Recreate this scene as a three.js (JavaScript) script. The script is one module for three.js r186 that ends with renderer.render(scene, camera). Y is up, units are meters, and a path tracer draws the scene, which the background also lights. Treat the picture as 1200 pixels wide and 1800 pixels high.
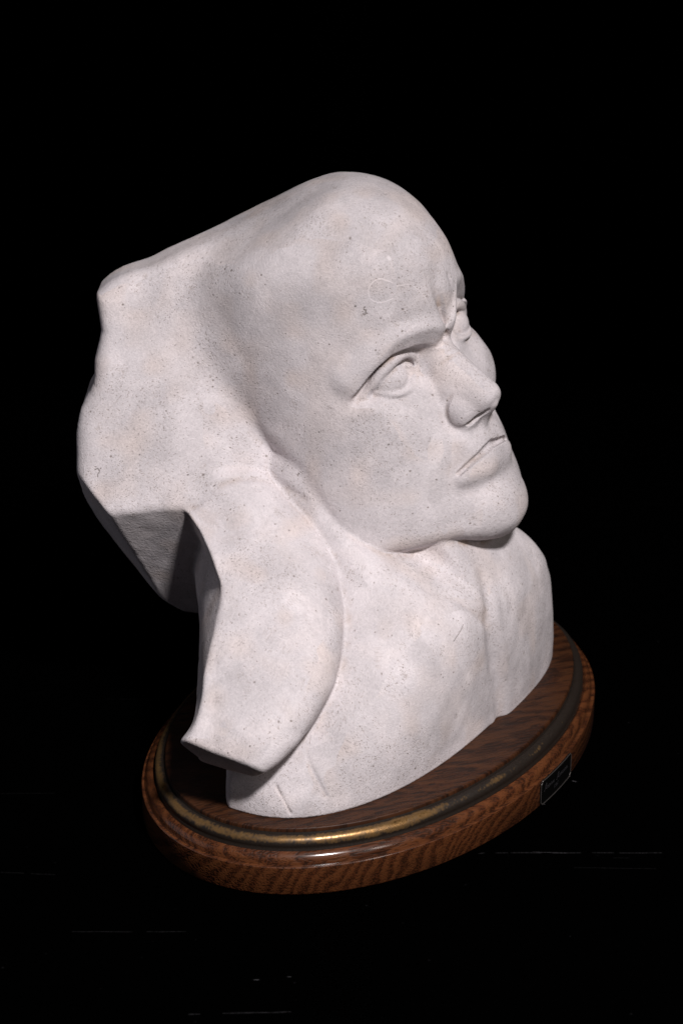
import * as THREE from 'three';
import { RectAreaLightUniformsLib } from 'three/addons/lights/RectAreaLightUniformsLib.js';

// ---------- camera, lamps, exposure ----------
const scene = new THREE.Scene();
scene.background = new THREE.Color(0x000000);
const camera = new THREE.PerspectiveCamera(27, 682 / 1024, 0.05, 30);
camera.position.set(0, 0.70371, 1.24048);
camera.lookAt(0, 0.2, 0);
camera.focus = 1.33; camera.userData.fStop = 10;
const renderer = new THREE.WebGLRenderer({ antialias: true });
renderer.setSize(682, 1024);
renderer.toneMapping = THREE.LinearToneMapping;
renderer.toneMappingExposure = 1;
renderer.outputColorSpace = THREE.SRGBColorSpace;
renderer.shadowMap.enabled = true;
RectAreaLightUniformsLib.init();
function softbox(x, y, z, tx, ty, tz, w, h, power, color) {
  const l = new THREE.RectAreaLight(color, power, w, h);
  l.position.set(x, y, z); l.lookAt(tx, ty, tz); l.name = 'softbox_light'; scene.add(l);
  return l;
}
softbox(0.4, 1.38, 0.98, 0, 0.2, -0.03, 0.16, 0.16, 360, 0xfffafa);
softbox(0.95, 0.75, 0.95, 0.03, 0.05, 0.05, 0.15, 0.45, 9, 0xfff4ec);

softbox(-1.1, 0.3, 0.1, -0.08, 0.1, 0, 0.9, 0.9, 0.28, 0xf4f2ff);
// ---- solid modelling by signed distance (millimetres, y up) ----
const smin = (a, b, k) => { const h = Math.max(k - Math.abs(a - b), 0) / k; return Math.min(a, b) - h * h * k * 0.25; };
const smax = (a, b, k) => -smin(-a, -b, k);
const clamp = (x, a, b) => x < a ? a : x > b ? b : x;
const mix = (a, b, t) => a + (b - a) * t;
const step01 = (a, b, x) => { const t = clamp((x - a) / (b - a), 0, 1); return t * t * (3 - 2 * t); };
function ell(x, y, z, cx, cy, cz, rx, ry, rz) {
  x -= cx; y -= cy; z -= cz;
  const k0 = Math.hypot(x / rx, y / ry, z / rz), k1 = Math.hypot(x / (rx * rx), y / (ry * ry), z / (rz * rz));
  return k0 < 1e-6 ? -Math.min(rx, ry, rz) : k0 * (k0 - 1) / k1;
}
function cap(x, y, z, a, b) { // tapered capsule; a = [x, y, z, r]
  const bx = b[0] - a[0], by = b[1] - a[1], bz = b[2] - a[2], px = x - a[0], py = y - a[1], pz = z - a[2];
  const t = clamp((px * bx + py * by + pz * bz) / (bx * bx + by * by + bz * bz), 0, 1);
  return Math.hypot(px - bx * t, py - by * t, pz - bz * t) - mix(a[3], b[3], t);
}
function chain(x, y, z, pts) {
  if (!pts.R) { // bounding sphere, found once
    const c = [0, 1, 2].map(k => (Math.min(...pts.map(p => p[k])) + Math.max(...pts.map(p => p[k]))) / 2);
    pts.C = c; pts.R = Math.max(...pts.map(p => Math.hypot(p[0] - c[0], p[1] - c[1], p[2] - c[2]) + p[3]));
  }
  const far = Math.hypot(x - pts.C[0], y - pts.C[1], z - pts.C[2]) - pts.R; if (far > 15) return far;
  let d = 1e9; for (let i = 0; i + 1 < pts.length; i++) d = Math.min(d, cap(x, y, z, pts[i], pts[i + 1])); return d;
}
// smooth curve through [x, y, z, r] knots
function spline(knots, per = 6) {
  const out = [], n = knots.length, K = i => knots[clamp(i, 0, n - 1)];
  for (let i = 0; i + 1 < n; i++) for (let s = 0; s < per; s++) {
    const t = s / per, p0 = K(i - 1), p1 = K(i), p2 = K(i + 1), p3 = K(i + 2);
    out.push(p1.map((_, c) => 0.5 * (2 * p1[c] + (p2[c] - p0[c]) * t + (2 * p0[c] - 5 * p1[c] + 4 * p2[c] - p3[c]) * t * t + (3 * p1[c] - p0[c] - 3 * p2[c] + p3[c]) * t * t * t)));
  }
  out.push(knots[n - 1].slice());
  return out;
}
function sdPoly(px, py, v) { // exact signed distance to a polygon
  let d = 1e18, s = 1;
  for (let i = 0, n = v.length, j = n - 1; i < n; j = i, i++) {
    const ex = v[j][0] - v[i][0], ey = v[j][1] - v[i][1], wx = px - v[i][0], wy = py - v[i][1];
    const t = clamp((wx * ex + wy * ey) / (ex * ex + ey * ey), 0, 1), bx = wx - ex * t, by = wy - ey * t;
    d = Math.min(d, bx * bx + by * by);
    const c1 = py >= v[i][1], c2 = py < v[j][1], c3 = ex * wy > ey * wx;
    if ((c1 && c2 && c3) || (!c1 && !c2 && !c3)) s = -s;
  }
  return s * Math.sqrt(d);
}
const hash3 = (i, j, k) => { let h = Math.imul(i, 374761393) + Math.imul(j, 668265263) + Math.imul(k, 2147483647 ^ 1442695041) | 0; h = Math.imul(h ^ h >>> 13, 1274126177); return ((h ^ h >>> 16) >>> 0) / 4294967296; };
function noise(x, y, z = 0) { // value noise, 0..1
  const i = Math.floor(x), j = Math.floor(y), k = Math.floor(z); let u = x - i, v = y - j, w = z - k; u *= u * (3 - 2 * u); v *= v * (3 - 2 * v); w *= w * (3 - 2 * w);
  const a = mix(mix(hash3(i, j, k), hash3(i + 1, j, k), u), mix(hash3(i, j + 1, k), hash3(i + 1, j + 1, k), u), v);
  if (w === 0) return a;
  return mix(a, mix(mix(hash3(i, j, k + 1), hash3(i + 1, j, k + 1), u), mix(hash3(i, j + 1, k + 1), hash3(i + 1, j + 1, k + 1), u), v), w);
}
const fbm = (x, y, z) => noise(x, y, z) * 0.55 + noise(x * 2.1 + 7, y * 2.1, z * 2.1 + 3) * 0.3 + noise(x * 4.3, y * 4.3 + 5, z * 4.3) * 0.15;
// smooth table: knots [t, value] -> function (cubic, sampled once)
function table(k) {
  const a = k[0][0], b = k[k.length - 1][0], N = 400, v = new Float64Array(N + 2);
  const slope = i => i === 0 || i === k.length - 1 ? 0 : (k[i + 1][1] - k[i - 1][1]) / (k[i + 1][0] - k[i - 1][0]);
  for (let s = 0; s <= N + 1; s++) {
    const t = Math.min(b, a + (b - a) * s / N); let i = 0; while (i < k.length - 2 && t > k[i + 1][0]) i++;
    const h = k[i + 1][0] - k[i][0], u = (t - k[i][0]) / h, u2 = u * u, u3 = u2 * u;
    v[s] = (2 * u3 - 3 * u2 + 1) * k[i][1] + (u3 - 2 * u2 + u) * h * slope(i) + (3 * u2 - 2 * u3) * k[i + 1][1] + (u3 - u2) * h * slope(i + 1);
  }
  return t => { const s = clamp((t - a) / (b - a) * N, 0, N), i = s | 0; return v[i] + (v[i + 1] - v[i]) * (s - i); };
}
// frames: bust frame turned 60 degrees; head frame tipped back on the neck
const c60 = 0.5, s60 = 0.8660254;
const BASE = [25, 0, -64], HEAD = [56.3, 274.3, -87.8];
const HX = [0.623, 0.137, -0.771], HY = [-0.444, 0.873, -0.203], HZ = [0.645, 0.469, 0.603];

const headW = table([[-140, 76], [-118, 90], [-100, 97], [-80, 96], [-50, 91], [0, 88], [40, 88], [80, 87], [110, 82], [130, 70], [150, 45]]);
const jawZ = table([[-140, -46], [-92, -50], [-44, -66], [-14, -80], [10, -96], [40, -140]]);
const headF = table([[-140, -12], [-122, 2], [-110, 7], [-96, 9], [-84, 10], [-70, 13], [-50, 14], [-30, 13], [-10, 12], [5, 17], [15, 24], [25, 31], [40, 38], [60, 41], [75, 37], [90, 29], [110, 17], [130, 4], [150, -20]]);
const headS = table([[-140, -12], [-122, 2], [-110, 7], [-96, 10], [-70, 14], [-50, 17], [-30, 20], [0, 24], [40, 31], [75, 33], [90, 29], [110, 17], [130, 4], [150, -20]]);
const headN = table([[-140, 1.6], [-100, 1.62], [-50, 1.72], [0, 1.78], [30, 1.78], [60, 1.78], [140, 2]]);

// features of the face (x < 0 side, mirrored)
const E0 = [-33.8, -0.5, -10], ER = 14.3; // eyeball
const lidUpper = spline([[-58, -6, -22, 1], [-52, -1, -13, 2.2], [-45, 5, -3, 3.4], [-38, 9.2, 3.2, 4], [-31.5, 11, 6.3, 4], [-25, 10.4, 7.5, 3.6], [-20, 6.5, 6.8, 2.7], [-17, 1, 4, 1.4]], 5);
const lidLower = spline([[-48, -4, -9, 1], [-44.5, -8, -4, 1.5], [-39, -11.2, 0, 1.8], [-31, -11.5, 1.8, 1.8], [-24, -9, 1.5, 1.6], [-20, -5, 1.5, 1]], 5);
const socket = spline([[-8, -5, 24, 6.5], [-15, -2.5, 20, 9], [-24, 1, 15, 10.5], [-34, 3.2, 11, 11], [-44, 3, 3.5, 10], [-52, 1.5, -6, 7], [-58, -0.5, -14, 3]], 6);
const browRidge = spline([[-6, 11.5, 18.5, 8.5], [-15, 14.5, 22, 9], [-29, 18.5, 16.5, 10], [-44, 18, 0.5, 9.5], [-58, 13, -16, 9]], 5);
const browZ = table([[0, 27], [10, 29], [22, 29.5], [34, 24.5], [44, 15.5], [58, 0], [72, -18]]);
const browY = table([[0, 13], [8, 14], [18, 18], [28, 20], [60, 20]]);
const tear = [[-28, 6.8, 6, 1], [-23, 5, 5, 1.8], [-18.8, 0.5, 3.5, 1]];
const slit = spline([[-29.5, -75.3, 7, 0], [-21, -72.5, 13.5, 0], [-11, -71, 17.5, 0], [0, -69.6, 19, 0]], 4);
const cutR = table([[0, 0.7], [4, 1.3], [8, 2.1], [12, 2.6]]);
const lipCut = slit.map((p, i) => [p[0], p[1] + mix(0.2, 1.1, i / 12), p[2] - mix(0, 0.5, i / 12), cutR(i)]);
const lipL = spline([[-26, -78.5, 5, 1.8], [-18, -79.5, 8.8, 3.5], [-8, -79.5, 11, 4.3], [0, -79, 11.5, 4.3]], 4);
const lipEdge = spline([[-29.5, -76.6, 4.6, 0.8], [-21, -75.4, 10, 2], [-11, -75.2, 13.2, 3], [0, -74.4, 14.4, 3.2]], 4);
const alaCrease = spline([[-8, -24, 25, 0], [-14, -26, 19.5, 0], [-18.2, -30, 14.5, 0], [-21, -36, 11.5, 0], [-22.6, -43, 11, 0], [-21, -49, 14, 0], [-17, -51, 20, 0]], 3);
const frown = spline([[9, 72, 37, 0], [6, 62, 40, 0], [0, 51, 41, 0], [-3.5, 38, 37, 0], [-1, 26, 29, 0], [2, 15, 22, 0], [2.4, 8, 19, 0]], 3);
const frown2 = [[11.6, 42, 37, 0], [11.2, 26, 27, 0]];
const rootFold = [[-14, -7, 17, 0], [-4, -6, 22, 0], [3, -7, 23, 0]];
const smile = spline([[-21, -50, 12, 0], [-27, -62, 9, 0], [-31, -72, 4, 0]], 3);
const near = (x, y, z, pts, w, a) => { const r = chain(x, y, z, pts) / w; return r > 3 ? 0 : a * Math.exp(-r * r); };

const FEAT = [99, 99, 99]; // nearest of nose, eye, lips
function headSdf(px, py, pz) {
  const wx = px - HEAD[0], wy = py - HEAD[1], wz = pz - HEAD[2];
  const X = wx * HX[0] + wy * HX[1] + wz * HX[2], y = wx * HY[0] + wy * HY[1] + wz * HY[2], z = wx * HZ[0] + wy * HZ[1] + wz * HZ[2];
  const ax = Math.abs(X), x = -ax;
  // mass: rounded-square sections stacked from chin to crown
  const n = headN(y), w = headW(y) - 16 * step01(0, 30, X) * step01(-10, -60, y), D = mix(headF(y), headS(y), step01(34, 66, ax)) + 75;
  const u = ax / w, v = Math.abs(z + 75) / (z > -75 ? D : 88);
  let d = (Math.pow(Math.pow(u, n) + Math.pow(v, n), 1 / n) - 1) * Math.min(w, D) * 0.85;
  d = smax(d, (y - 145) * 0.95, 55);
  d = smax(d, -0.41 * px + 0.91 * py - 346 - 0.42 * (px + 22 + Math.hypot(px + 22, 26)), 26); // flat slope up to the crown
  d = smax(d, -0.94 * y - 118 - 0.1 * z + ax * 0.23, 9);
  d = smax(d, 0.6 * (jawZ(y) - z) + 0.8 * (ax - mix(92, 84, step01(-90, -20, y))) - 4, 13);
  if (z < -60 || d > 50) return d;
  // brow, then the sockets cut under it (the far eye is carved higher and further forward)
  const far = step01(6, 24, X), ey = y - 10 * far, ez = z - 4 * far, ex = x + 2 * far;
  if (X > 0) d = smin(d, ell(ax, y, z, 42, -24, -19, 24, 22, 18), 14);
  d = smin(d, chain(ex, ey, ez + 9 * far, browRidge), mix(8, 14, far));
  d = smax(d, -chain(ex, ey, ez, socket), mix(12, 1.8, step01(-4, 7, ey)));
  const under = -0.77 * (ey - browY(ax)) + 0.64 * (z + 5 * far - browZ(ax)) - 1.7 * Math.max(0, browY(ax) - 10 - ey) - 0.5 * Math.max(0, ax - 40);
  d = smax(d, under, 2.5);
  // nose
  let ns = cap(x, y, z, [0, 2, 9, 9.5], [0, -37.5, 27.8, 12.2]);
  ns = smin(ns, cap(x, y, z, [-2, 0, 4, 11], [-5, -38, 14, 14]), 8);
  ns = smin(ns, ell(x, y, z, -13, -41, 14.5, 8, 9.5, 11), 5);
  ns = smax(ns, -0.87 * (y + 55) + 0.49 * (z - 20), 7);
  ns = smax(ns, -cap(x, y, z, [-14, -48.5, 20.5, 2.8], [-5, -46.5, 31, 2.8]), 1);
  ns = smin(ns, cap(x, y, z, [0, -51, 18, 3.5], [0, -43.5, 33, 3.5]), 2);
  FEAT[0] = ns; d = smin(d, ns, 4);
  // eye
  const ball = Math.hypot(ex - E0[0], ey - E0[1], ez - E0[2]) - ER, up = chain(ex, ey, ez, lidUpper), low = chain(ex, ey, ez, lidLower);
  FEAT[1] = Math.min(ball, up, low);
  d = smin(smin(smax(smin(d, ball, 1.2), -chain(ex, ey, ez, tear), 0.8), up, mix(5, 1.2, step01(-52, -42, x))), low, 2.5);
  // mouth and chin
  const lz = z + 4 * step01(-12, 14, X);
  d = smin(d, ell(x, y, lz, 0, -64, 0, 26, 19, 16), 16);
  d = smin(d, ell(x, y, z, 0, -110, -7, 22, 15, 14), 20);
  const lip = chain(x, y, lz, lipL), cut = chain(x, y, lz, lipCut);
  FEAT[2] = Math.min(lip, Math.abs(cut) - 0.3);
  d = smin(smax(smin(d, lip, 11), -cut, 1.2), chain(x, y, lz, lipEdge), 2.5);
  if (d < 8 && d > -8) {
    d += near(x, y, lz, slit, 1.2, 1.2) + near(x, y, z, alaCrease, 1.8, 2.2 * step01(-24, -34, y)) + near(x, y, z, smile, 6, 1.2);
    d += near(X, y, z, frown, mix(3, 7, step01(25, 60, y)), mix(3.3, 0.5, step01(22, 62, y))) + near(X, y, z, frown2, 2, 0.6) + near(X, y, z, rootFold, 1.5, 0.8);
  }
  return d;
}
const armL = table([[66, -104], [80, -103], [88, -100], [98, -90], [110, -85], [123, -83], [140, -78], [152, -75], [158, -76], [172, -86], [183, -101], [195, -118], [210, -135]]);
const armR = table([[60, -70], [68, -48], [76, -32], [84, -21], [92, -13], [109, -2], [132, 3], [146, 1], [158, -3], [168, -10], [177, -18], [186, -27], [195, -36], [204, -48], [211, -66], [220, -95]]);
const armK = table([[70, 0.0], [88, 0.0], [110, 0.07], [144, 0.17], [165, 0.28], [185, 0.4]]);
const armF = table([[65, 122], [91, 107], [109, 89], [123, 71], [140, 45], [152, 25], [165, 5], [180, -19], [195, -33], [210, -45], [240, -75]]);
const armT = table([[80, 26], [110, 32], [150, 55], [180, 80]]);
const wingKnots = [[-160, 308], [-157, 314], [-145, 322], [-125, 328], [-106, 335], [-76, 342], [-53, 349], [-40, 351], [-8, 358], [20, 300], [0, 200], [-70, 150], [-95, 78], [-141, 112], [-164, 141], [-174, 170], [-173, 190], [-173, 206], [-173, 227], [-170, 242], [-162, 257], [-161, 271], [-157, 289]];
const wing = spline([...wingKnots.slice(-2), ...wingKnots, ...wingKnots.slice(0, 2)], 3).slice(6, -6);
const chestN = table([[38, 179], [60, 170], [80, 152], [112, 110], [130, 84], [146, 63], [164, 48], [190, 36]]); // near half-width by height
const shoulderB = table([[30, 87], [80, 87], [112, 82], [126, 76], [142, 66], [165, 50], [180, 40]]);
const chestB = table([[38, 85], [80, 84], [112, 81], [128, 75], [143, 63], [157, 54], [175, 42], [195, 34]]);

const sternum = spline([[20, 150, 60, 0], [11, 128, 72, 0], [2, 112, 82, 0], [4, 90, 86, 0], [9, 66, 87, 0], [12.5, 38, 87, 0]], 3);
const collar = spline([[-39, 168, 8, 0], [-48, 159, 37, 0], [-34, 145, 53, 0], [-15, 129, 74, 0], [0, 112, 81, 0]], 3);
const armArc = spline([[-80, 184, -96, 0], [-68, 198, -83.5, 0], [-52.5, 202, -69, 0], [-38, 196.5, -54, 0], [-38, 189, -34.5, 0]], 3);
const farFold = spline([[58, 160, 58, 0], [46, 144, 72, 0], [36, 128, 83, 0], [32, 114, 87, 0], [34, 98, 87, 0]], 3);
const blockFold = [[-169, 56, 23, 0], [-170, 42, 33, 0]], blockFold2 = spline([[-150, 79, 31.5, 0], [-154, 68, 38, 0], [-154, 50, 49, 0]], 3);
const LAST = [0, 0, 0, 0, 0];
function sdf(x, y, z) {
  const bx0 = x - BASE[0], bz0 = z - BASE[2], bx = bx0 * c60 - bz0 * s60, bz = bx0 * s60 + bz0 * c60, ab = Math.abs(bx);
  let d = headSdf(x, y, z); LAST[0] = d;
  // wing of hair behind the cheek, a thick slab with a leaning front face
  const g = Math.max(0, x + 115), pl = -0.05 * x + 0.34 * y + 0.94 * z - 28 + 5.5 * step01(215, 300, y) + g * g / (g + 30) * 0.42;
  let w = smax(sdPoly(x, y, wing), pl, 12);
  w = smax(w, -z - 150, 20);
  w = smax(w, 0.043 * (x + 122) - 0.517 * (y - 110) + 0.855 * (z + 88), 3);
  w = smax(w, -0.765 * (x + 122) - 0.5 * (y - 110) + 0.406 * (z + 88) - 5, 3);
  LAST[1] = w;
  d = smin(d, w, mix(4, 28, step01(215, 290, y)));
  // chest: near half narrowing upwards to the collar, far half rising as a cropped shoulder
  const A = chestN(y), Bz = chestB(y);
  let c = (Math.pow(Math.pow(ab / A, 2.4) + Math.pow(Math.abs(bz) / (bz > 0 ? Bz : 85), 2.4), 1 / 2.4) - 1) * 60;
  c = smax(c, 37 - y, 2);
  c = smax(c, (y - 143 - 0.5 * (53 - bz)) * 0.88, 8);
  let c2 = (Math.pow(Math.pow(ab / 150, 3.5) + Math.pow(Math.abs(bz) / shoulderB(y), 3.5), 1 / 3.5) - 1) * 70;
  c2 = smax(c2, (Math.hypot(bx / 145, Math.max(0, y - 40) / 134) - 1) * 115, 12);
  c2 = smax(c2, Math.max(37 - y, y - 175), 2);
  c2 = smax(c2, -0.97 * (bx - 7) + 0.25 * (bz - 84), 9);
  c = smin(c, c2, 8);
  c = smax(c, -72 - x, 4);
  LAST[2] = c;
  // neck
  let nk = cap(bx, y, bz, [6, 60, -30, 62], [12, 190, -46, 50]);
  nk = smin(nk, cap(x, y, z, [22, 142, -91, 42], [-60, 212, -140, 36]), 30);
  nk = smin(nk, cap(bx, y, bz, [2, 112, 66, 10], [-20, 150, -4, 10]), 14);
  nk = smin(nk, cap(bx, y, bz, [7, 108, 68, 9], [66, 186, 22, 13]), 14);
  LAST[3] = nk;
  c = smin(c, nk, 10);
  d = smin(d, c, 2.2);
  // arm stump
  const ax_ = -60 - x, f = armF(y) - 0.25 * (ax_ + Math.hypot(ax_, 14)) * step01(160, 185, y) + 6 * Math.max(0, 1 - (x + 38) * (x + 38) / 1500) * step01(190, 150, y);
  let a = smax((z - f) * 0.65, (x - armR(y)) * 0.85, 40);
  const deep = (f - z), edge = mix(armL(y), Math.max(armL(y), -88), step01(4, 34, deep)) - armK(y) * deep;
  a = smax(a, (edge - x) * 0.9, 3);
  a = smax(a, -0.392 * x - 0.622 * y + 0.678 * z - 49, 3);
  a = smax(a, 67 - y, 5);
  a = smax(a, -95 - z, 8);
  a = smax(a, y - 235, 10);
  LAST[4] = a;
  d = smax(smin(d, a, 3), 3.4 - Math.hypot(x + 22, y - 86, (z - 87) * 0.6), 1.5);
  if (d < 8 && d > -8) d += near(bx, y, bz, sternum, 6, 2.8 * step01(150, 128, y)) + near(bx, y, bz, farFold, 4.5, 2.2 * step01(100, 118, y)) + near(bx, y, bz, collar, 3.2, 1.9) + near(bx, y, bz, armArc, 2.6, 0.9) + near(bx, y, bz, blockFold, 1.2, 0.5) + near(bx, y, bz, blockFold2, 1.3, 0.6) + step01(39, 52, y) * (0.9 * (noise(x / 31, y / 31, z / 31) - 0.5) + 0.45 * (noise(x / 9, y / 9, z / 9) - 0.5));
  return d;
}
const RANGE = [-185, 30, -190, 175, 420, 125];
// ---- mesh of the zero level of f: surface nets on a sparse grid, vertices drawn onto the surface, normals from the gradient ----
function polygonise(f, [x0, y0, z0, x1, y1, z1], h) {
  const N = 8, B = N * h, nx = Math.ceil((x1 - x0) / B), ny = Math.ceil((y1 - y0) / B), nz = Math.ceil((z1 - z0) / B), M = N + 1;
  const GX = nx * N + 1, GY = ny * N + 1;
  const key = (i, j, k) => (k * GY + j) * GX + i;
  const verts = new Map(), pos = [], idx = [], g = new Float32Array(M * M * M);
  const quads = []; let evals = 0;
  const half = B * 0.87 * 1.5;
  for (let bk = 0; bk < nz; bk++) for (let bj = 0; bj < ny; bj++) for (let bi = 0; bi < nx; bi++) {
    const ox = x0 + bi * B, oy = y0 + bj * B, oz = z0 + bk * B;
    evals++;
    if (Math.abs(f(ox + B / 2, oy + B / 2, oz + B / 2)) > half) continue;
    // octants that the surface cannot reach are filled with their centre's value
    g.fill(NaN);
    for (let o = 0; o < 8; o++) {
      const i0 = (o & 1) * 4, j0 = (o >> 1 & 1) * 4, k0 = (o >> 2) * 4; evals++;
      const c = f(ox + (i0 + 2) * h, oy + (j0 + 2) * h, oz + (k0 + 2) * h), far = Math.abs(c) > half / 2;
      for (let k = k0; k <= k0 + 4; k++) for (let j = j0; j <= j0 + 4; j++) for (let i = i0; i <= i0 + 4; i++) {
        const q = (k * M + j) * M + i;
        if (far) { if (g[q] !== g[q]) g[q] = c; } else { g[q] = f(ox + i * h, oy + j * h, oz + k * h); evals++; }
      }
    }
    for (let k = 0; k < N; k++) for (let j = 0; j < N; j++) for (let i = 0; i < N; i++) {
      const q = (k * M + j) * M + i;
      let mask = 0; for (let c = 0; c < 8; c++) if (g[q + (c & 1) + (c >> 1 & 1) * M + (c >> 2) * M * M] < 0) mask |= 1 << c;
      if (mask === 0 || mask === 255) continue;
      let sx = 0, sy = 0, sz = 0, n = 0;
      for (let c = 0; c < 8; c++) for (let b = 1; b < 8; b <<= 1) {
        if (c & b) continue; const e = c | b; if ((mask >> c & 1) === (mask >> e & 1)) continue;
        const a = g[q + (c & 1) + (c >> 1 & 1) * M + (c >> 2) * M * M], d = g[q + (e & 1) + (e >> 1 & 1) * M + (e >> 2) * M * M], t = a / (a - d);
        sx += (c & 1) + (b === 1 ? t : 0); sy += (c >> 1 & 1) + (b === 2 ? t : 0); sz += (c >> 2) + (b === 4 ? t : 0); n++;
      }
      const I = bi * N + i, J = bj * N + j, K = bk * N + k;
      verts.set(key(I, J, K), pos.length / 3);
      pos.push(x0 + (I + sx / n) * h, y0 + (J + sy / n) * h, z0 + (K + sz / n) * h);
      const s0 = mask & 1;
      if (s0 !== (mask >> 1 & 1)) quads.push(I, J, K, 0, s0);
      if (s0 !== (mask >> 2 & 1)) quads.push(I, J, K, 1, s0);
      if (s0 !== (mask >> 4 & 1)) quads.push(I, J, K, 2, s0);
    }
  }
  for (let t = 0; t < quads.length; t += 5) {
    const [I, J, K, ax, s] = [quads[t], quads[t + 1], quads[t + 2], quads[t + 3], quads[t + 4]];
    const u = ax === 0 ? [0, 1, 0] : ax === 1 ? [0, 0, 1] : [1, 0, 0], v = ax === 0 ? [0, 0, 1] : ax === 1 ? [1, 0, 0] : [0, 1, 0];
    const a = verts.get(key(I, J, K)), b = verts.get(key(I - u[0], J - u[1], K - u[2])), c = verts.get(key(I - u[0] - v[0], J - u[1] - v[1], K - u[2] - v[2])), d = verts.get(key(I - v[0], J - v[1], K - v[2]));
    if (a === undefined || b === undefined || c === undefined || d === undefined) continue;
    if (s) idx.push(a, b, c, a, c, d); else idx.push(a, c, b, a, d, c);
  }
  const n = pos.length / 3, P = new Float32Array(pos), nor = new Float32Array(n * 3), e = 0.35 * h;
  for (let i = 0; i < n; i++) {
    let x = P[3 * i], y = P[3 * i + 1], z = P[3 * i + 2], gx, gy, gz, l;
    for (let it = 0; it < 2; it++) {
      const a = f(x + e, y - e, z - e), b = f(x - e, y - e, z + e), c = f(x - e, y + e, z - e), d = f(x + e, y + e, z + e);
      gx = a - b - c + d; gy = -a - b + c + d; gz = -a + b - c + d; l = Math.hypot(gx, gy, gz) || 1; gx /= l; gy /= l; gz /= l; evals += 4;
      if (it) break;
      const m = clamp((a + b + c + d) / 4, -0.4 * h, 0.4 * h); x -= gx * m; y -= gy * m; z -= gz * m;
    }
    P[3 * i] = x; P[3 * i + 1] = y; P[3 * i + 2] = z; nor[3 * i] = gx; nor[3 * i + 1] = gy; nor[3 * i + 2] = gz;
  }
  return { pos: P, nor, idx, evals };
}
const STEP = 1.1;

// ---------- helpers ----------
function rng(seed) { return () => { seed |= 0; seed = seed + 0x6D2B79F5 | 0; let t = Math.imul(seed ^ seed >>> 15, 1 | seed); t = t + Math.imul(t ^ t >>> 7, 61 | t) ^ t; return ((t ^ t >>> 14) >>> 0) / 4294967296; }; }
function tag(o, label, category) { o.userData.label = label; o.userData.category = category; return o; }
function mesh(name, geo, mat, parent) { const m = new THREE.Mesh(geo, mat); m.name = name; m.castShadow = m.receiveShadow = true; parent.add(m); return m; }
function texture(w, h, rgba, srgb) {
  const t = new THREE.DataTexture(rgba, w, h, THREE.RGBAFormat, THREE.UnsignedByteType);
  t.magFilter = THREE.LinearFilter; t.minFilter = THREE.LinearFilter; t.wrapS = t.wrapT = THREE.RepeatWrapping; if (srgb) t.colorSpace = THREE.SRGBColorSpace; t.needsUpdate = true; return t;
}

// ---------- stone: pores, grains, scuffs and pencil marks, one sheet for each of the three directions it is cut from ----------
const SPAN = 420; // millimetres covered by one sheet
const toBust = (x, y, z) => { const a = x - BASE[0], b = z - BASE[2]; return [a * c60 - b * s60, y, a * s60 + b * c60]; };
const fromBust = (a, y, b) => [BASE[0] + a * c60 + b * s60, y, BASE[2] - a * s60 + b * c60];
const flat = (p, axis) => axis === 0 ? [p[2] + 210, p[1]] : axis === 1 ? [p[0] + 210, p[2] + 210] : [p[0] + 210, p[1]];
function gradient(x, y, z, e = 1) { const a = sdf(x + e, y, z) - sdf(x - e, y, z), b = sdf(x, y + e, z) - sdf(x, y - e, z), c = sdf(x, y, z + e) - sdf(x, y, z - e), l = Math.hypot(a, b, c) || 1; return [a / l, b / l, c / l]; }
const axisOf = n => { const a = Math.abs(n[0] * c60 - n[2] * s60), b = Math.abs(n[1]), c = Math.abs(n[0] * s60 + n[2] * c60); return b > a && b > c ? 1 : a > c ? 0 : 2; };
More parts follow.
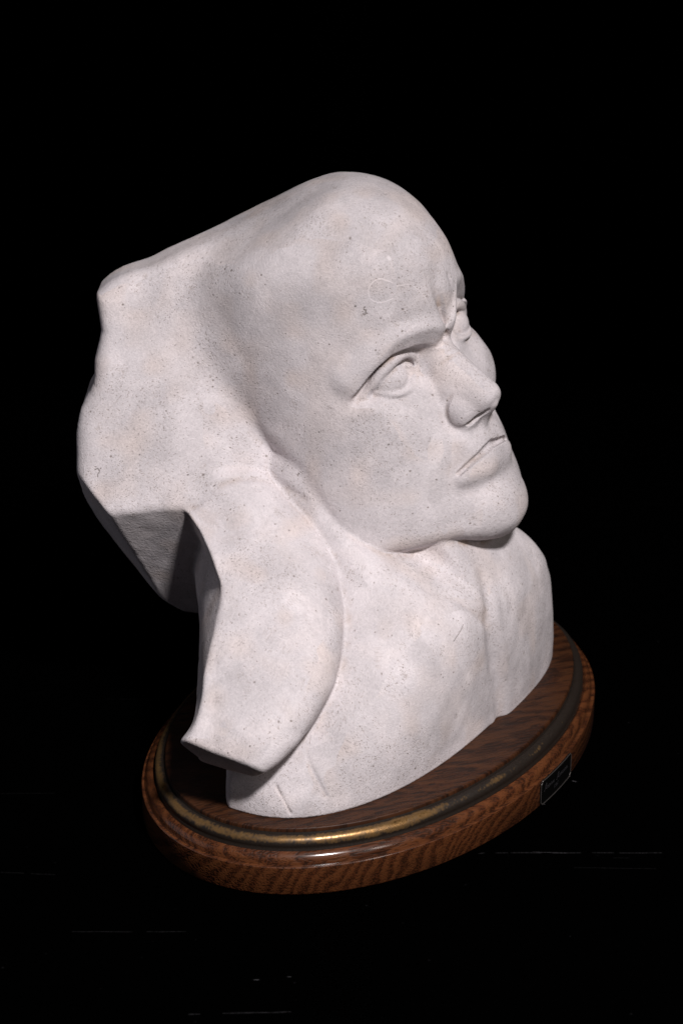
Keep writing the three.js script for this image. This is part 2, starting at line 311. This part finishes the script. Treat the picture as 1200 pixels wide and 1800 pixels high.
// strokes on the stone: [points in the bust's frame, width mm, tone (below 1 dark, above 1 pale), strength]
const marks = [
  [[[-34.5, 336, -72.7], [-36.3, 328.6, -69], [-37.9, 317.7, -69], [-39.1, 304, -73.4], [-40, 293, -78], [-40.2, 298, -80.5], [-39.7, 309, -81.5], [-38.3, 322, -79], [-35.5, 333, -75]], 0.5, 1.3, 0.8],
  [[[-2.5, 332.5, 9.7], [-7.7, 335.4, 2.4], [-12, 330.2, -2.1], [-12.7, 323.2, -0.9], [-9.6, 320.6, 4.8], [-4.4, 322.8, 10.9]], 0.8, 1.3, 0.8],
  [[[-3.1, 330, 10.1], [5.7, 330.5, 17.6], [11.3, 324.3, 22.8], [16.7, 314, 26.3]], 0.6, 1.25, 0.6],
  [[[0, 347.5, 4], [2.5, 345.8, 5.5]], 1.3, 1.4, 1],
  [[[-32.5, 289.3, -36], [-32.9, 282, -35], [-32.7, 276.6, -33]], 0.5, 1.3, 0.7],
  [[[-27.6, 121.5, 76.5], [-30, 119.8, 77], [-33.4, 118, 77.1], [-40.9, 114.6, 76.9]], 0.6, 0.35, 1],
  [[[-101.3, 207.7, -155.2], [-100.3, 208.4, -153.7], [-100.3, 206.7, -152.4], [-101.4, 204.9, -153.1], [-101.9, 203.2, -152.7]], 0.7, 0.35, 0.9],
  [[[-47.9, 112.1, 76.2], [-45.6, 106.1, 78.4], [-47, 100.8, 79.2], [-52.2, 98.9, 78.6], [-55.2, 103.7, 76.8], [-53.4, 108.7, 75.8], [-47.9, 112.1, 76.2]], 0.5, 1.25, 0.6],
  [[[-84.2, 181.6, -108.5], [-80.1, 193, -104.2]], 0.6, 1.25, 0.7],
  [[[-93.9, 175.6, -144.8], [-96.5, 189.3, -131.1]], 0.6, 1.25, 0.6],
  ...Array.from({ length: 26 }, (_, i) => { const a = hash3(i, 1, 7), b = hash3(i, 2, 7), c = (a - 0.5) * 2.6 * (1 - Math.abs(b - 0.5)), p = [-15.3 + c, 315 + (b - 0.5) * 5, -3.5 + c]; return [[p, [p[0] + 0.2, p[1] + 0.5, p[2] + 0.2]], 0.7, 0.45, 1]; }),
  ...[[-10.6, 310.6, 5.5], [-16.9, 229.5, 15.4], [-67.7, 198.3, -85.7], [-33.4, 235.6, -26.4], [-72.9, 204.8, -102], [-85.2, 217.2, -131], [-21, 318, -9]].map(p => [[p, [p[0] + 0.3, p[1] + 0.4, p[2] + 0.3]], 1.1, 0.3, 1]),
];
function stoneSheet(axis, N, seed) {
  const R = rng(seed), tone = new Float32Array(N * N).fill(1), warm = new Float32Array(N * N), relief = new Float32Array(N * N), px = N / SPAN;
  for (let j = 0; j < N; j++) for (let i = 0; i < N; i++) {
    const x = i / px, y = j / px, q = j * N + i, big = noise(x / 21 + seed, y / 21) + 0.5 * noise(x / 9, y / 9 + seed) - 0.75, fine = hash3(i, j, seed) - 0.5, mid = noise(x * 0.9, y * 0.9, 0) - 0.5, gr = noise(x * 2.2 + 31, y * 2.2) - 0.5;
    const rub = step01(0.52, 0.75, noise(x / 13 + seed * 3, y / 13)) * noise(x / 3, y / 3 + seed);
    tone[q] = 1 + big * 0.17 + rub * 0.1 + mid * 0.11 + gr * 0.2 + fine * 0.1; warm[q] = Math.max(0, noise(x / 15 + 50, y / 15 + seed) - 0.55) * 0.9;
    relief[q] = 0.62 + mid * 0.2 + gr * 0.22 + fine * 0.1;
  }
  const dab = (cx, cy, r, t, w, dent) => {
    const R2 = r * px, i0 = Math.floor(cx * px - R2 - 1), j0 = Math.floor(cy * px - R2 - 1), n = Math.ceil(2 * R2 + 3);
    for (let j = j0; j < j0 + n; j++) for (let i = i0; i < i0 + n; i++) {
      if (i < 0 || j < 0 || i >= N || j >= N) continue;
      const f = clamp(1.25 - Math.hypot(i + 0.5 - cx * px, j + 0.5 - cy * px) / Math.max(R2, 0.6), 0, 1), q = j * N + i; if (!f) continue;
      tone[q] = mix(tone[q], t, f * w); if (t < 1) warm[q] = Math.max(warm[q], f * w * 0.7); relief[q] = Math.min(relief[q], 1) - dent * f;
    }
  };
  // pores come in drifts
  for (let k = 0; k < 60000; k++) {
    const x = R() * SPAN, y = R() * SPAN, drift = noise(x / 28 + 9, y / 28 + seed); if (R() > drift * drift * drift * 3.4) continue;
    const r = 0.17 + 0.3 * R() * R(); dab(x, y, r, 0.28 + 0.3 * R(), 0.6 + 0.4 * R(), 0.35);
    if (R() < 0.12) { const a = R() * 6.3; for (let s = 1; s < 5; s++) dab(x + Math.cos(a) * s * 0.28, y + Math.sin(a) * s * 0.28, r * 0.7, 0.55, 0.6, 0.2); }
  }
  for (let k = 0; k < 420; k++) dab(R() * SPAN, R() * SPAN, 0.4 + 0.5 * R() * R(), 0.3, 0.9, 0.6);
  // pale rubbed scuffs and chisel lines
  for (let k = 0; k < 900; k++) {
    let x = R() * SPAN, y = R() * SPAN, a = R() * 6.3; const bend = (R() - 0.5) * 0.3, n = 6 + R() * 26 | 0, w = 0.12 + R() * R() * 0.5, s = 0.12 + 0.3 * R() * R();
    for (let t = 0; t < n; t++) { dab(x, y, w * Math.sin(Math.PI * (t + 0.5) / n), 1.3, s * 1.2, -0.12); x += Math.cos(a) * 0.4; y += Math.sin(a) * 0.4; a += bend * R(); }
  }
  // rasp and chisel marks in small parallel bundles
  for (let k = 0; k < 150; k++) {
    const cx = R() * SPAN, cy = R() * SPAN, a = R() * 6.3, n = 4 + R() * 12 | 0, gap = 0.5 + R() * 0.9, pale = R() < 0.5;
    for (let m = 0; m < n; m++) {
      const L = 1.5 + R() * 6, b = a + (R() - 0.5) * 0.25, ox = cx - Math.sin(a) * gap * m + (R() - 0.5) * 2, oy = cy + Math.cos(a) * gap * m + (R() - 0.5) * 2;
      for (let d = 0; d < L; d += 0.2) dab(ox + Math.cos(b) * d, oy + Math.sin(b) * d, 0.16, pale ? 1.2 : 0.72, 0.3 * Math.sin(Math.PI * d / L), 0.16);
    }
  }
  // curled rubbing marks, and brownish stains that gather in patches
  for (let k = 0; k < 70; k++) {
    const cx = R() * SPAN, cy = R() * SPAN, rx = 1.5 + R() * 6, ry = rx * (0.4 + 0.6 * R()), tilt = R() * 3.1, a0 = R() * 6.3, a1 = a0 + 1.5 + R() * 4, w = 0.18 + 0.25 * R(), s = 0.12 + 0.3 * R();
    for (let a = a0; a < a1; a += 0.25 / rx) { const u = rx * Math.cos(a), v = ry * Math.sin(a); dab(cx + u * Math.cos(tilt) - v * Math.sin(tilt), cy + u * Math.sin(tilt) + v * Math.cos(tilt), w * (0.6 + 0.5 * R()), 1.3, s * R(), -0.08); }
  }
  for (let k = 0; k < 130; k++) { const cx = R() * SPAN, cy = R() * SPAN, n = 4 + R() * 40 | 0, sp = 1 + R() * 5; for (let m = 0; m < n; m++) dab(cx + (R() + R() - 1) * sp, cy + (R() + R() - 1) * sp, 0.2 + 0.35 * R(), 0.6, 0.25 + 0.3 * R(), 0.12); }
  for (const [knots, w, t, s] of marks) {
    const pts = knots.length > 2 ? spline(knots, 4) : knots;
    const c = pts[pts.length >> 1], wp = fromBust(...c); if (axisOf(gradient(...wp)) !== axis) continue;
    for (let m = 0; m + 1 < pts.length; m++) {
      const a = flat(pts[m], axis), b = flat(pts[m + 1], axis), n = Math.ceil(Math.hypot(b[0] - a[0], b[1] - a[1]) / 0.15) + 1;
      for (let k = 0; k < n; k++) dab(mix(a[0], b[0], k / n) + (R() - 0.5) * 0.15, mix(a[1], b[1], k / n) + (R() - 0.5) * 0.15, w / 2 * (0.6 + 0.6 * R()), t, s * (0.3 + 0.5 * R()), t < 1 ? 0.12 : 0);
    }
  }
  const c = new Uint8Array(N * N * 4), b = new Uint8Array(N * N * 4);
  for (let q = 0; q < N * N; q++) {
    const g = tone[q] * 0.8, w = warm[q], S = v => 255 * Math.pow(clamp(v, 0, 1), 1 / 2.2);
    c[4 * q] = S(g * (1 + 0.02 * w)); c[4 * q + 1] = S(g * (1 - 0.1 * w)); c[4 * q + 2] = S(g * (1 - 0.22 * w)); c[4 * q + 3] = 255;
    b[4 * q] = b[4 * q + 1] = b[4 * q + 2] = 255 * clamp(relief[q], 0, 1); b[4 * q + 3] = 255;
  }
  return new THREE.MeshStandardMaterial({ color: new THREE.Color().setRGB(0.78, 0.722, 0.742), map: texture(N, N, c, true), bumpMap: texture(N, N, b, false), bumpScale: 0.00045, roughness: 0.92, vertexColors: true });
}
const stone = [stoneSheet(0, 2048, 11), stoneSheet(1, 1024, 23), stoneSheet(2, 2048, 37)];

const bust = new THREE.Group(); bust.name = 'stone_bust'; bust.position.set(BASE[0] / 1000, 0.038, BASE[2] / 1000); scene.add(bust);
tag(bust, 'pale carved stone bust of a frowning bald head with cropped shoulders on an oval plinth', 'bust');
{
  const S = polygonise(sdf, RANGE, STEP), P = S.pos, nV = P.length / 3, col = new Float32Array(nV * 3), kind = new Uint8Array(nV);
  for (let v = 0; v < nV; v++) {
    const x = P[3 * v], y = P[3 * v + 1], z = P[3 * v + 2], n = [S.nor[3 * v], S.nor[3 * v + 1], S.nor[3 * v + 2]];
    FEAT.fill(99); sdf(x, y, z); const headMask = step01(-6, 10, Math.min(LAST[1], LAST[2], LAST[3], LAST[4]) - LAST[0]);
    let k = 0; for (let i = 1; i < 5; i++) if (LAST[i] < LAST[k]) k = i; if (k === 3) k = 2;
    if (k === 0) { let f = -1, m = 1.2; for (let i = 0; i < 3; i++) if (FEAT[i] < m) { m = FEAT[i]; f = i; } if (f >= 0) k = f === 0 ? 6 : f === 1 ? (HX[0] * (x - HEAD[0]) + HX[1] * (y - HEAD[1]) + HX[2] * (z - HEAD[2]) < 0 ? 7 : 8) : 9; }
    kind[v] = k;
    // patchy brown grime and painted-in shade in the hollows, and broad veins of the stone
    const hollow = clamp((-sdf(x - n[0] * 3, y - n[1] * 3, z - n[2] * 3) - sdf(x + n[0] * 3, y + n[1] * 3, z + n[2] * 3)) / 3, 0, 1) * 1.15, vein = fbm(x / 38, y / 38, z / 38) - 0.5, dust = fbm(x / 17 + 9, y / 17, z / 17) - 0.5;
    const g = clamp(hollow * step01(0.36, 0.66, fbm(x / 7, y / 7, z / 7)), 0, 1), t = (1 + vein * 0.26 + dust * 0.2) * mix(1.04, mix(0.93, 0.82, step01(235, 345, y)), headMask);  // head toned darker than the rest, more so towards the crown
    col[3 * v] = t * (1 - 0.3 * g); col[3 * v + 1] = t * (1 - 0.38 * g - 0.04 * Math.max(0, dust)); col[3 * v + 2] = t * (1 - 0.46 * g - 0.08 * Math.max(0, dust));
  }
  const names = ['head', 'hair_mass', 'torso', '', 'upper_arm', '', 'nose', 'eye', 'eye', 'mouth'], parts = names.map(() => [[], [], []]);
  for (let t = 0; t < S.idx.length; t += 3) {
    const [a, b, c] = [S.idx[t], S.idx[t + 1], S.idx[t + 2]], n = [0, 1, 2].map(k => S.nor[3 * a + k] + S.nor[3 * b + k] + S.nor[3 * c + k]);
    const k = kind[a] === kind[b] ? kind[a] : kind[c];
    parts[k][axisOf(n)].push(a, b, c);
  }
  let head;
  parts.forEach((byAxis, k) => {
    if (!byAxis.some(l => l.length)) return;
    const pos = [], nor = [], uv = [], color = [], index = [], geo = new THREE.BufferGeometry();
    byAxis.forEach((list, axis) => {
      const map = new Map(), start = index.length;
      for (const v of list) {
        let i = map.get(v);
        if (i === undefined) {
          i = pos.length / 3; map.set(v, i);
          const p = [P[3 * v], P[3 * v + 1], P[3 * v + 2]], [u, w] = flat(toBust(...p), axis);
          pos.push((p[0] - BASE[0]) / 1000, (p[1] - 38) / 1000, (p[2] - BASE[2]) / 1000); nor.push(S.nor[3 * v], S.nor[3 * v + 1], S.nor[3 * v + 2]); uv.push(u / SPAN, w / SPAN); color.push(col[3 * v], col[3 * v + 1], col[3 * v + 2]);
        }
        index.push(i);
      }
      if (list.length) geo.addGroup(start, list.length, axis);
    });
    geo.setAttribute('position', new THREE.Float32BufferAttribute(pos, 3)); geo.setAttribute('normal', new THREE.Float32BufferAttribute(nor, 3));
    geo.setAttribute('uv', new THREE.Float32BufferAttribute(uv, 2)); geo.setAttribute('color', new THREE.Float32BufferAttribute(color, 3)); geo.setIndex(index);
    const m = mesh(names[k], geo, stone, k >= 6 ? head : bust); if (k === 0) head = m;
  });
}

// ---------- oval plinth: stained oak, rubbed gilt bead ----------
const RA = 207.4, RB = 133.6, RISE = 19.8; // half axes and height of the lower board, mm
const plinth = new THREE.Group(); plinth.name = 'wooden_plinth'; plinth.position.set(BASE[0] / 1000, 0, BASE[2] / 1000); plinth.rotation.y = Math.PI / 3; scene.add(plinth);
tag(plinth, 'oval stained oak plinth with a rubbed gilt bead and small black nameplate', 'plinth');
// solid wood: colour follows growth rings and open pores through the board
const BOARDS = { panel: [0.785, 0.62, 40, -70, 4.6, 0.5], board: [-0.64, 0.77, -150, -60, 7.6, 0.5], edge: [0.785, 0.62, 60, -40, 6, 0.55] }; // grain direction, pith, ring width, contrast
function wood(x, y, z, lift, kind) {
  const [gx, gz, t0, y0, ring, c] = BOARDS[kind], g = x * gx + z * gz, t = -x * gz + z * gx;
  const wob = (fbm(g / 60, t / 26, y / 30) - 0.5) * 30, r = Math.hypot(t - t0 + wob * 0.6, (y - y0) * 1.25 + wob * 0.7) / ring, f = r - Math.floor(r);
  const late = step01(0.15, 0.6, f) * (1 - step01(0.8, 1, f));
  const pore = step01(0, 0.08, noise(g / 5, t * 2, y * 2) - 0.62 + 0.14 * (1 - late)), fibre = noise(g / 14, t * 3.2, y * 3.2) - 0.5, cloud = fbm(g / 70 + 4, t / 40, y / 40) - 0.5;
  const v = lift * (1 + c * 0.75 * (late - 0.75) + 0.4 * fibre + 0.5 * cloud) * (1 - 0.65 * pore * (1 - 0.4 * late));
  return [v, v * (0.25 + 0.045 * late), v * (0.058 + 0.018 * late), pore];
}
function woodSheet(w, h, at, lift, kind, base) {
  const c = new Uint8Array(w * h * 4), b = new Uint8Array(w * h * 4), S = v => 255 * Math.pow(clamp(v, 0, 1), 1 / 2.2);
  for (let j = 0; j < h; j++) for (let i = 0; i < w; i++) {
    const [x, y, z] = at((i + 0.5) / w, (j + 0.5) / h), o = wood(x, y, z, lift, kind), q = 4 * (j * w + i);
    c[q] = S(o[0]); c[q + 1] = S(o[1]); c[q + 2] = S(o[2]); c[q + 3] = 255; b[q] = b[q + 1] = b[q + 2] = 220 - 190 * o[3]; b[q + 3] = 255;
  }
  return new THREE.MeshPhysicalMaterial({ map: texture(w, h, c, true), bumpMap: texture(w, h, b, false), bumpScale: 0.00025, roughness: 0.55, specularIntensity: 0.4, clearcoat: 0.55, clearcoatRoughness: 0.22, ...base });
}
// a moulding swept round the oval: profile points [inset, height]
const arcs = p => { const s = [0]; for (let i = 1; i < p.length; i++) s.push(s[i - 1] + Math.hypot(p[i][0] - p[i - 1][0], p[i][1] - p[i - 1][1])); return s; };
const NU = 420;
const ovalAt = (u, o) => { const a = u * 2 * Math.PI; return [(RA - o) * Math.cos(a), (RB - o) * Math.sin(a)]; };
function moulding(profile, crease = 0.6) {
  const s = arcs(profile), L = s[s.length - 1], rows = []; // doubled rows at sharp turns
  const dir = i => { const [a, b] = [profile[i], profile[i + 1]], l = Math.hypot(b[0] - a[0], b[1] - a[1]); return [(b[1] - a[1]) / l, (b[0] - a[0]) / l]; }; // outward normal: [out, up]
  for (let i = 0; i < profile.length; i++) {
    const a = i ? dir(i - 1) : dir(0), b = i < profile.length - 1 ? dir(i) : a;
    if (a[0] * b[0] + a[1] * b[1] < Math.cos(crease)) rows.push([i, a], [i, b]); else { const l = Math.hypot(a[0] + b[0], a[1] + b[1]); rows.push([i, [(a[0] + b[0]) / l, (a[1] + b[1]) / l]]); }
  }
  const pos = [], nor = [], uv = [], idx = [];
  for (const [i, n] of rows) for (let k = 0; k <= NU; k++) {
    const u = k / NU, [x, z] = ovalAt(u, profile[i][0]), ex = x / RA / RA, ez = z / RB / RB, l = Math.hypot(ex, ez);
    pos.push(x / 1000, profile[i][1] / 1000, z / 1000); nor.push(n[0] * ex / l, n[1], n[0] * ez / l); uv.push(u, s[i] / L);
  }
  for (let r = 0; r + 1 < rows.length; r++) { if (rows[r][0] === rows[r + 1][0]) continue; for (let k = 0; k < NU; k++) { const a = r * (NU + 1) + k, b = a + NU + 1; idx.push(a, b, a + 1, a + 1, b, b + 1); } }
  const g = new THREE.BufferGeometry();
  g.setAttribute('position', new THREE.Float32BufferAttribute(pos, 3)); g.setAttribute('normal', new THREE.Float32BufferAttribute(nor, 3)); g.setAttribute('uv', new THREE.Float32BufferAttribute(uv, 2)); g.setIndex(idx);
  return g;
}
const along = (profile) => { const s = arcs(profile), L = s[s.length - 1]; return (u, v) => { let i = 0; while (i < s.length - 2 && v * L > s[i + 1]) i++; const t = (v * L - s[i]) / (s[i + 1] - s[i]), o = mix(profile[i][0], profile[i + 1][0], t), [x, z] = ovalAt(u, o); return [x, mix(profile[i][1], profile[i + 1][1], t), z]; }; };
{
  const round = (cx, cy, r, a0, a1, n = 8) => Array.from({ length: n + 1 }, (_, i) => { const a = mix(a0, a1, i / n) * Math.PI / 180; return [cx - r * Math.cos(a), cy + r * Math.sin(a)]; });
  const board = [[2, 0.1], [0.6, 0.6], [0, 1.6], [0, RISE - 0.5], [0.35, RISE]];
  mesh('lower_board', moulding(board), woodSheet(2048, 40, along(board), 0.11, 'board', { clearcoat: 0.8, clearcoatRoughness: 0.2 }), plinth);
  const ogee = [[0.35, RISE], [2.2, RISE + 0.1], [2.3, RISE + 0.9], ...round(8.9, RISE + 1, 6.4, 10, 74, 12), [8.3, RISE + 6.4], [8.9, RISE + 5.4]];
  mesh('rounded_edge', moulding(ogee, 0.8), woodSheet(2048, 32, along(ogee), 0.11, 'edge', { clearcoat: 0.8, clearcoatRoughness: 0.16 }), plinth);
  // gilt bead, worn through to dark bole; highlight painted in as brighter gold
  const bead = [[8.9, RISE + 5.4], [9.2, RISE + 7.2], ...round(14, RISE + 10, 4.9, -22, 100, 14), [15.6, RISE + 14.2], [15.9, RISE + 15.4]];
  const W = 2048, H = 32, c = new Uint8Array(W * H * 4), m = new Uint8Array(W * H * 4), at = along(bead);
  for (let j = 0; j < H; j++) for (let i = 0; i < W; i++) {
    const v = j / H, [x, y, z] = at((i + 0.5) / W, (j + 0.5) / H), top = Math.exp(-Math.pow((v - 0.55) / 0.27, 2));
    const rub = clamp(top * 1.1 - 0.38 + 0.9 * (fbm(x / 9, y / 3, z / 9) - 0.5) + 0.5 * (noise(x * 0.9, y * 0.9, z * 0.9) - 0.5) - 0.75 * step01(-135, -70, x) * step01(-60, 20, z) - 0.5 * step01(0, 100, x) - 0.35 * step01(-40, -120, z) - 0.3 * step01(-150, -200, x), 0, 1), q = 4 * (j * W + i), S = a => 255 * Math.pow(a, 1 / 2.2);
    c[q] = S(mix(0.014, 0.4, rub)); c[q + 1] = S(mix(0.009, 0.225, rub)); c[q + 2] = S(mix(0.006, 0.08, rub)); c[q + 3] = 255;
    m[q] = 255; m[q + 1] = 255 * mix(0.5, 0.27, rub) + 50 * (noise(x * 1.5, y * 1.5, z * 1.5) - 0.5); m[q + 2] = 230 * rub; m[q + 3] = 255;
  }
  const mr = texture(W, H, m, false);
  mesh('gilt_bead', moulding(bead, 0.9), new THREE.MeshPhysicalMaterial({ map: texture(W, H, c, true), roughnessMap: mr, metalnessMap: mr, roughness: 1, metalness: 1, bumpMap: mr, bumpScale: 0.0003 }), plinth);
  // top panel
  const rim = [[15.9, RISE + 15.4], [16, RISE + 17.2], [16.4, RISE + 17.9], [17.1, 38]];
  const pos = [], nor = [], uv = [], idx = [], rings = 6;
  const topM = woodSheet(1024, 1024, (u, v) => [(u - 0.5) * 400, 38, (v - 0.5) * 260], 0.05, 'panel', { clearcoat: 0.12, clearcoatRoughness: 0.4 });
  const put = (u, o, h, n) => { const [x, z] = ovalAt(u, o), ex = x / RA / RA, ez = z / RB / RB, l = Math.hypot(ex, ez) || 1; pos.push(x / 1000, h / 1000, z / 1000); nor.push(n[0] * ex / l, n[1], n[0] * ez / l); uv.push(x / 400 + 0.5, z / 260 + 0.5); };
  const rowsP = [...rim.map((p, i) => [p[0], p[1], [[1, 0], [0.97, 0.24], [0.6, 0.8], [0, 1]][i]]), [40, 38, [0, 1]], [80, 38, [0, 1]], [120, 38, [0, 1]], [132, 38, [0, 1]]];
  for (const [o, h, n] of rowsP) for (let k = 0; k <= NU; k++) put(k / NU, o, h, n);
  for (let r = 0; r + 1 < rowsP.length; r++) for (let k = 0; k < NU; k++) { const a = r * (NU + 1) + k, b = a + NU + 1; idx.push(a, b, a + 1, a + 1, b, b + 1); }
  const g = new THREE.BufferGeometry();
  g.setAttribute('position', new THREE.Float32BufferAttribute(pos, 3)); g.setAttribute('normal', new THREE.Float32BufferAttribute(nor, 3)); g.setAttribute('uv', new THREE.Float32BufferAttribute(uv, 2)); g.setIndex(idx);
  mesh('top_panel', g, topM, plinth);
  // nameplate bent to the front of the board, silver edge line with notched corners, script lettering
  const bend = (x, y, lift) => { const a = Math.acos(x / (RA + lift)); return [x / 1000, y / 1000, (RB + lift) * Math.sin(a) / 1000]; };
  const strip = (x0, x1, low, high, l0, l1) => { // a thin bent plate: front, back and rim
    const pos = [], uv = [], idx = [], n = 32;
    for (let i = 0; i <= n; i++) { const x = mix(x0, x1, i / n); for (const [y, l] of [[low(x), l0], [low(x), l1], [high(x), l1], [high(x), l0]]) { pos.push(...bend(x, y, l)); uv.push((x - x0) / (x1 - x0), (y - 1.2) / 17.9); } }
    for (let i = 0; i < n; i++) for (let k = 0; k < 4; k++) { const a = i * 4 + k, b = i * 4 + (k + 1) % 4; idx.push(a, a + 4, b, b, a + 4, b + 4); }
    idx.push(0, 1, 2, 0, 2, 3, 4 * n, 4 * n + 2, 4 * n + 1, 4 * n, 4 * n + 3, 4 * n + 2);
    let g = new THREE.BufferGeometry(); g.setAttribute('position', new THREE.Float32BufferAttribute(pos, 3)); g.setAttribute('uv', new THREE.Float32BufferAttribute(uv, 2)); g.setIndex(idx);
    g = g.toNonIndexed(); g.computeVertexNormals(); return g;
  };
  const cv = document.createElement('canvas'); cv.width = 500; cv.height = 180; const x2 = cv.getContext('2d');
  x2.fillStyle = '#060606'; x2.fillRect(0, 0, 500, 180); x2.strokeStyle = '#4c4a4e'; x2.lineCap = 'round';
  const R = rng(5);
  const word = (x, y, n, h) => { // looping pen strokes, too small in the picture to read
    x2.lineWidth = 3.4; x2.beginPath(); x2.moveTo(x - 14, y + 6); x2.bezierCurveTo(x - 2, y + 12, x + 10, y - h * 2.1, x + 22, y - h * 1.9); x2.bezierCurveTo(x + 20, y - h, x + 4, y + 2, x + 26, y); x2.stroke();
    x2.lineWidth = 2.6; x2.beginPath(); x2.moveTo(x + 26, y);
    for (let k = 0; k < n; k++) { const a = x + 30 + k * 19, t = h * (0.75 + 0.4 * R()); x2.bezierCurveTo(a + 4, y - t, a + 15, y - t, a + 9, y - t * 0.3); x2.bezierCurveTo(a + 6, y + 4, a + 14, y + 3, a + 19, y - 2); }
    x2.stroke();
  };
  word(60, 82, 6, 22); word(250, 82, 8, 22);
  x2.fillStyle = '#434146'; x2.font = 'italic 34px serif'; x2.fillText('1987', 196, 134);
  const face = new THREE.CanvasTexture(cv); face.colorSpace = THREE.SRGBColorSpace;
  const PX0 = -22, PX1 = 26, cut = x => { const q = Math.min(x - PX0, PX1 - x); return q < 2 ? Math.sqrt(4 - q * q) * 0.9 : 0; };
  const plate = mesh('nameplate', strip(PX0, PX1, x => 1.2 + cut(x), x => 19.1 - cut(x), 0.02, 0.8), new THREE.MeshPhysicalMaterial({ map: face, roughness: 0.5, specularIntensity: 0.3 }), plinth);
  const path = []; // silver line round the edge
  for (let i = 0; i <= 24; i++) path.push([mix(PX0 + 2, PX1 - 2, i / 24), 1.5]);
  path.push([PX1 - 1.7, 2.7], [PX1 - 0.4, 3.4], [PX1 - 0.3, 10], [PX1 - 0.4, 16.9], [PX1 - 1.7, 17.6]);
  for (let i = 0; i <= 24; i++) path.push([mix(PX1 - 2, PX0 + 2, i / 24), 18.8]);
  path.push([PX0 + 1.7, 17.6], [PX0 + 0.4, 16.9], [PX0 + 0.3, 10], [PX0 + 0.4, 3.4], [PX0 + 1.7, 2.7]);
  const curve = new THREE.CatmullRomCurve3(path.map(p => new THREE.Vector3(...bend(p[0], p[1], 0.8))), true, 'catmullrom', 0.1);
  mesh('edge_line', new THREE.TubeGeometry(curve, 260, 0.00038, 6, true), new THREE.MeshStandardMaterial({ color: new THREE.Color().setRGB(0.22, 0.2, 0.19), metalness: 0.9, roughness: 0.45 }), plate);
}

// ---------- black tabletop ----------
const SCRATCH = [[847, 927, 118, 0, 0.03, 0.3], [589, 1016, 69, 0, 0.016, 0.35], [665, 1098, 57, -0.037, 0.03, 0.35], [883, 944, 62, 0.032, 0.008, 0.3], [539, 950, 34, 0.078, 0.012, 0.3], [700, 1065, 3, 0, 0.1, 0], [719, 1062, 2, 0, 0.08, 0], [904, 835, 3, 0.5, 0.16, 0], [881, 866, 2, 0, 0.16, 0], [836, 928, 4, -0.19, 0.03, 0], [870, 926, 22, 0.06, 0.05, 0.3]];
{
  const W = 2048, H = 2048, M = 1500, c = new Uint8Array(W * H * 4), R = rng(91), base = new Float32Array(W * H);
  for (let j = 0; j < H; j++) for (let i = 0; i < W; i++) { const x = i / W * M, y = j / H * M; base[j * W + i] = 0.0003 + 0.0002 * fbm(x / 60, y / 25, 0) + 0.0001 * hash3(i, j, 3); }
  const dot = (x, y, r, a) => { const cx = x / M * W, cy = y / M * H, q = Math.ceil(r + 1); for (let j = -q; j <= q; j++) for (let i = -q; i <= q; i++) { const X = Math.round(cx) + i, Y = Math.round(cy) + j; if (X < 0 || Y < 0 || X >= W || Y >= H) continue; const f = clamp(1.1 - Math.hypot(X - cx, Y - cy) / r, 0, 1); base[Y * W + X] += 0.6 * a * f; } };
  const streak = (x, y, L, ang, a, gaps) => { for (let s = 0; s < L; s += 0.5) if (noise(s * 0.12 + x, y) > gaps) dot(x + s * Math.cos(ang), y + s * Math.sin(ang) + 0.4 * (noise(s / 9, y) - 0.5), 0.8, a * (0.2 + R())); };
  SCRATCH.forEach(p => streak(...p));
  for (let k = 0; k < 90; k++) streak(R() * M, R() * M, 6 + R() * 60, (R() - 0.5) * 0.15, 0.004 + 0.008 * R() * R(), 0.4);
  for (let k = 0; k < 500; k++) dot(R() * M, R() * M, 0.7 + R() * 0.6, 0.004 + 0.05 * R() * R() * R());
  for (let q = 0; q < W * H; q++) { const l = base[q], v = 255 * (l < 0.0031 ? 12.92 * l : 1.055 * Math.pow(l, 1 / 2.4) - 0.055); c[4 * q] = v; c[4 * q + 1] = v * 0.98; c[4 * q + 2] = v * 1.03; c[4 * q + 3] = 255; }
  const g = new THREE.BoxGeometry(1.5, 0.04, 1.5), p = g.attributes.position, u = g.attributes.uv;
  for (let i = 0; i < p.count; i++) u.setXY(i, p.getX(i) / 1.5 + 0.5, p.getZ(i) / 1.5 + 0.5);
  const t = mesh('tabletop', g, new THREE.MeshPhysicalMaterial({ map: texture(W, H, c, true), roughness: 1, specularIntensity: 0 }), scene);
  t.position.set(0, -0.0201, -0.1); t.userData.kind = 'structure'; t.userData.label = 'matt black scratched tabletop under the oval oak plinth';
}
renderer.render(scene, camera);
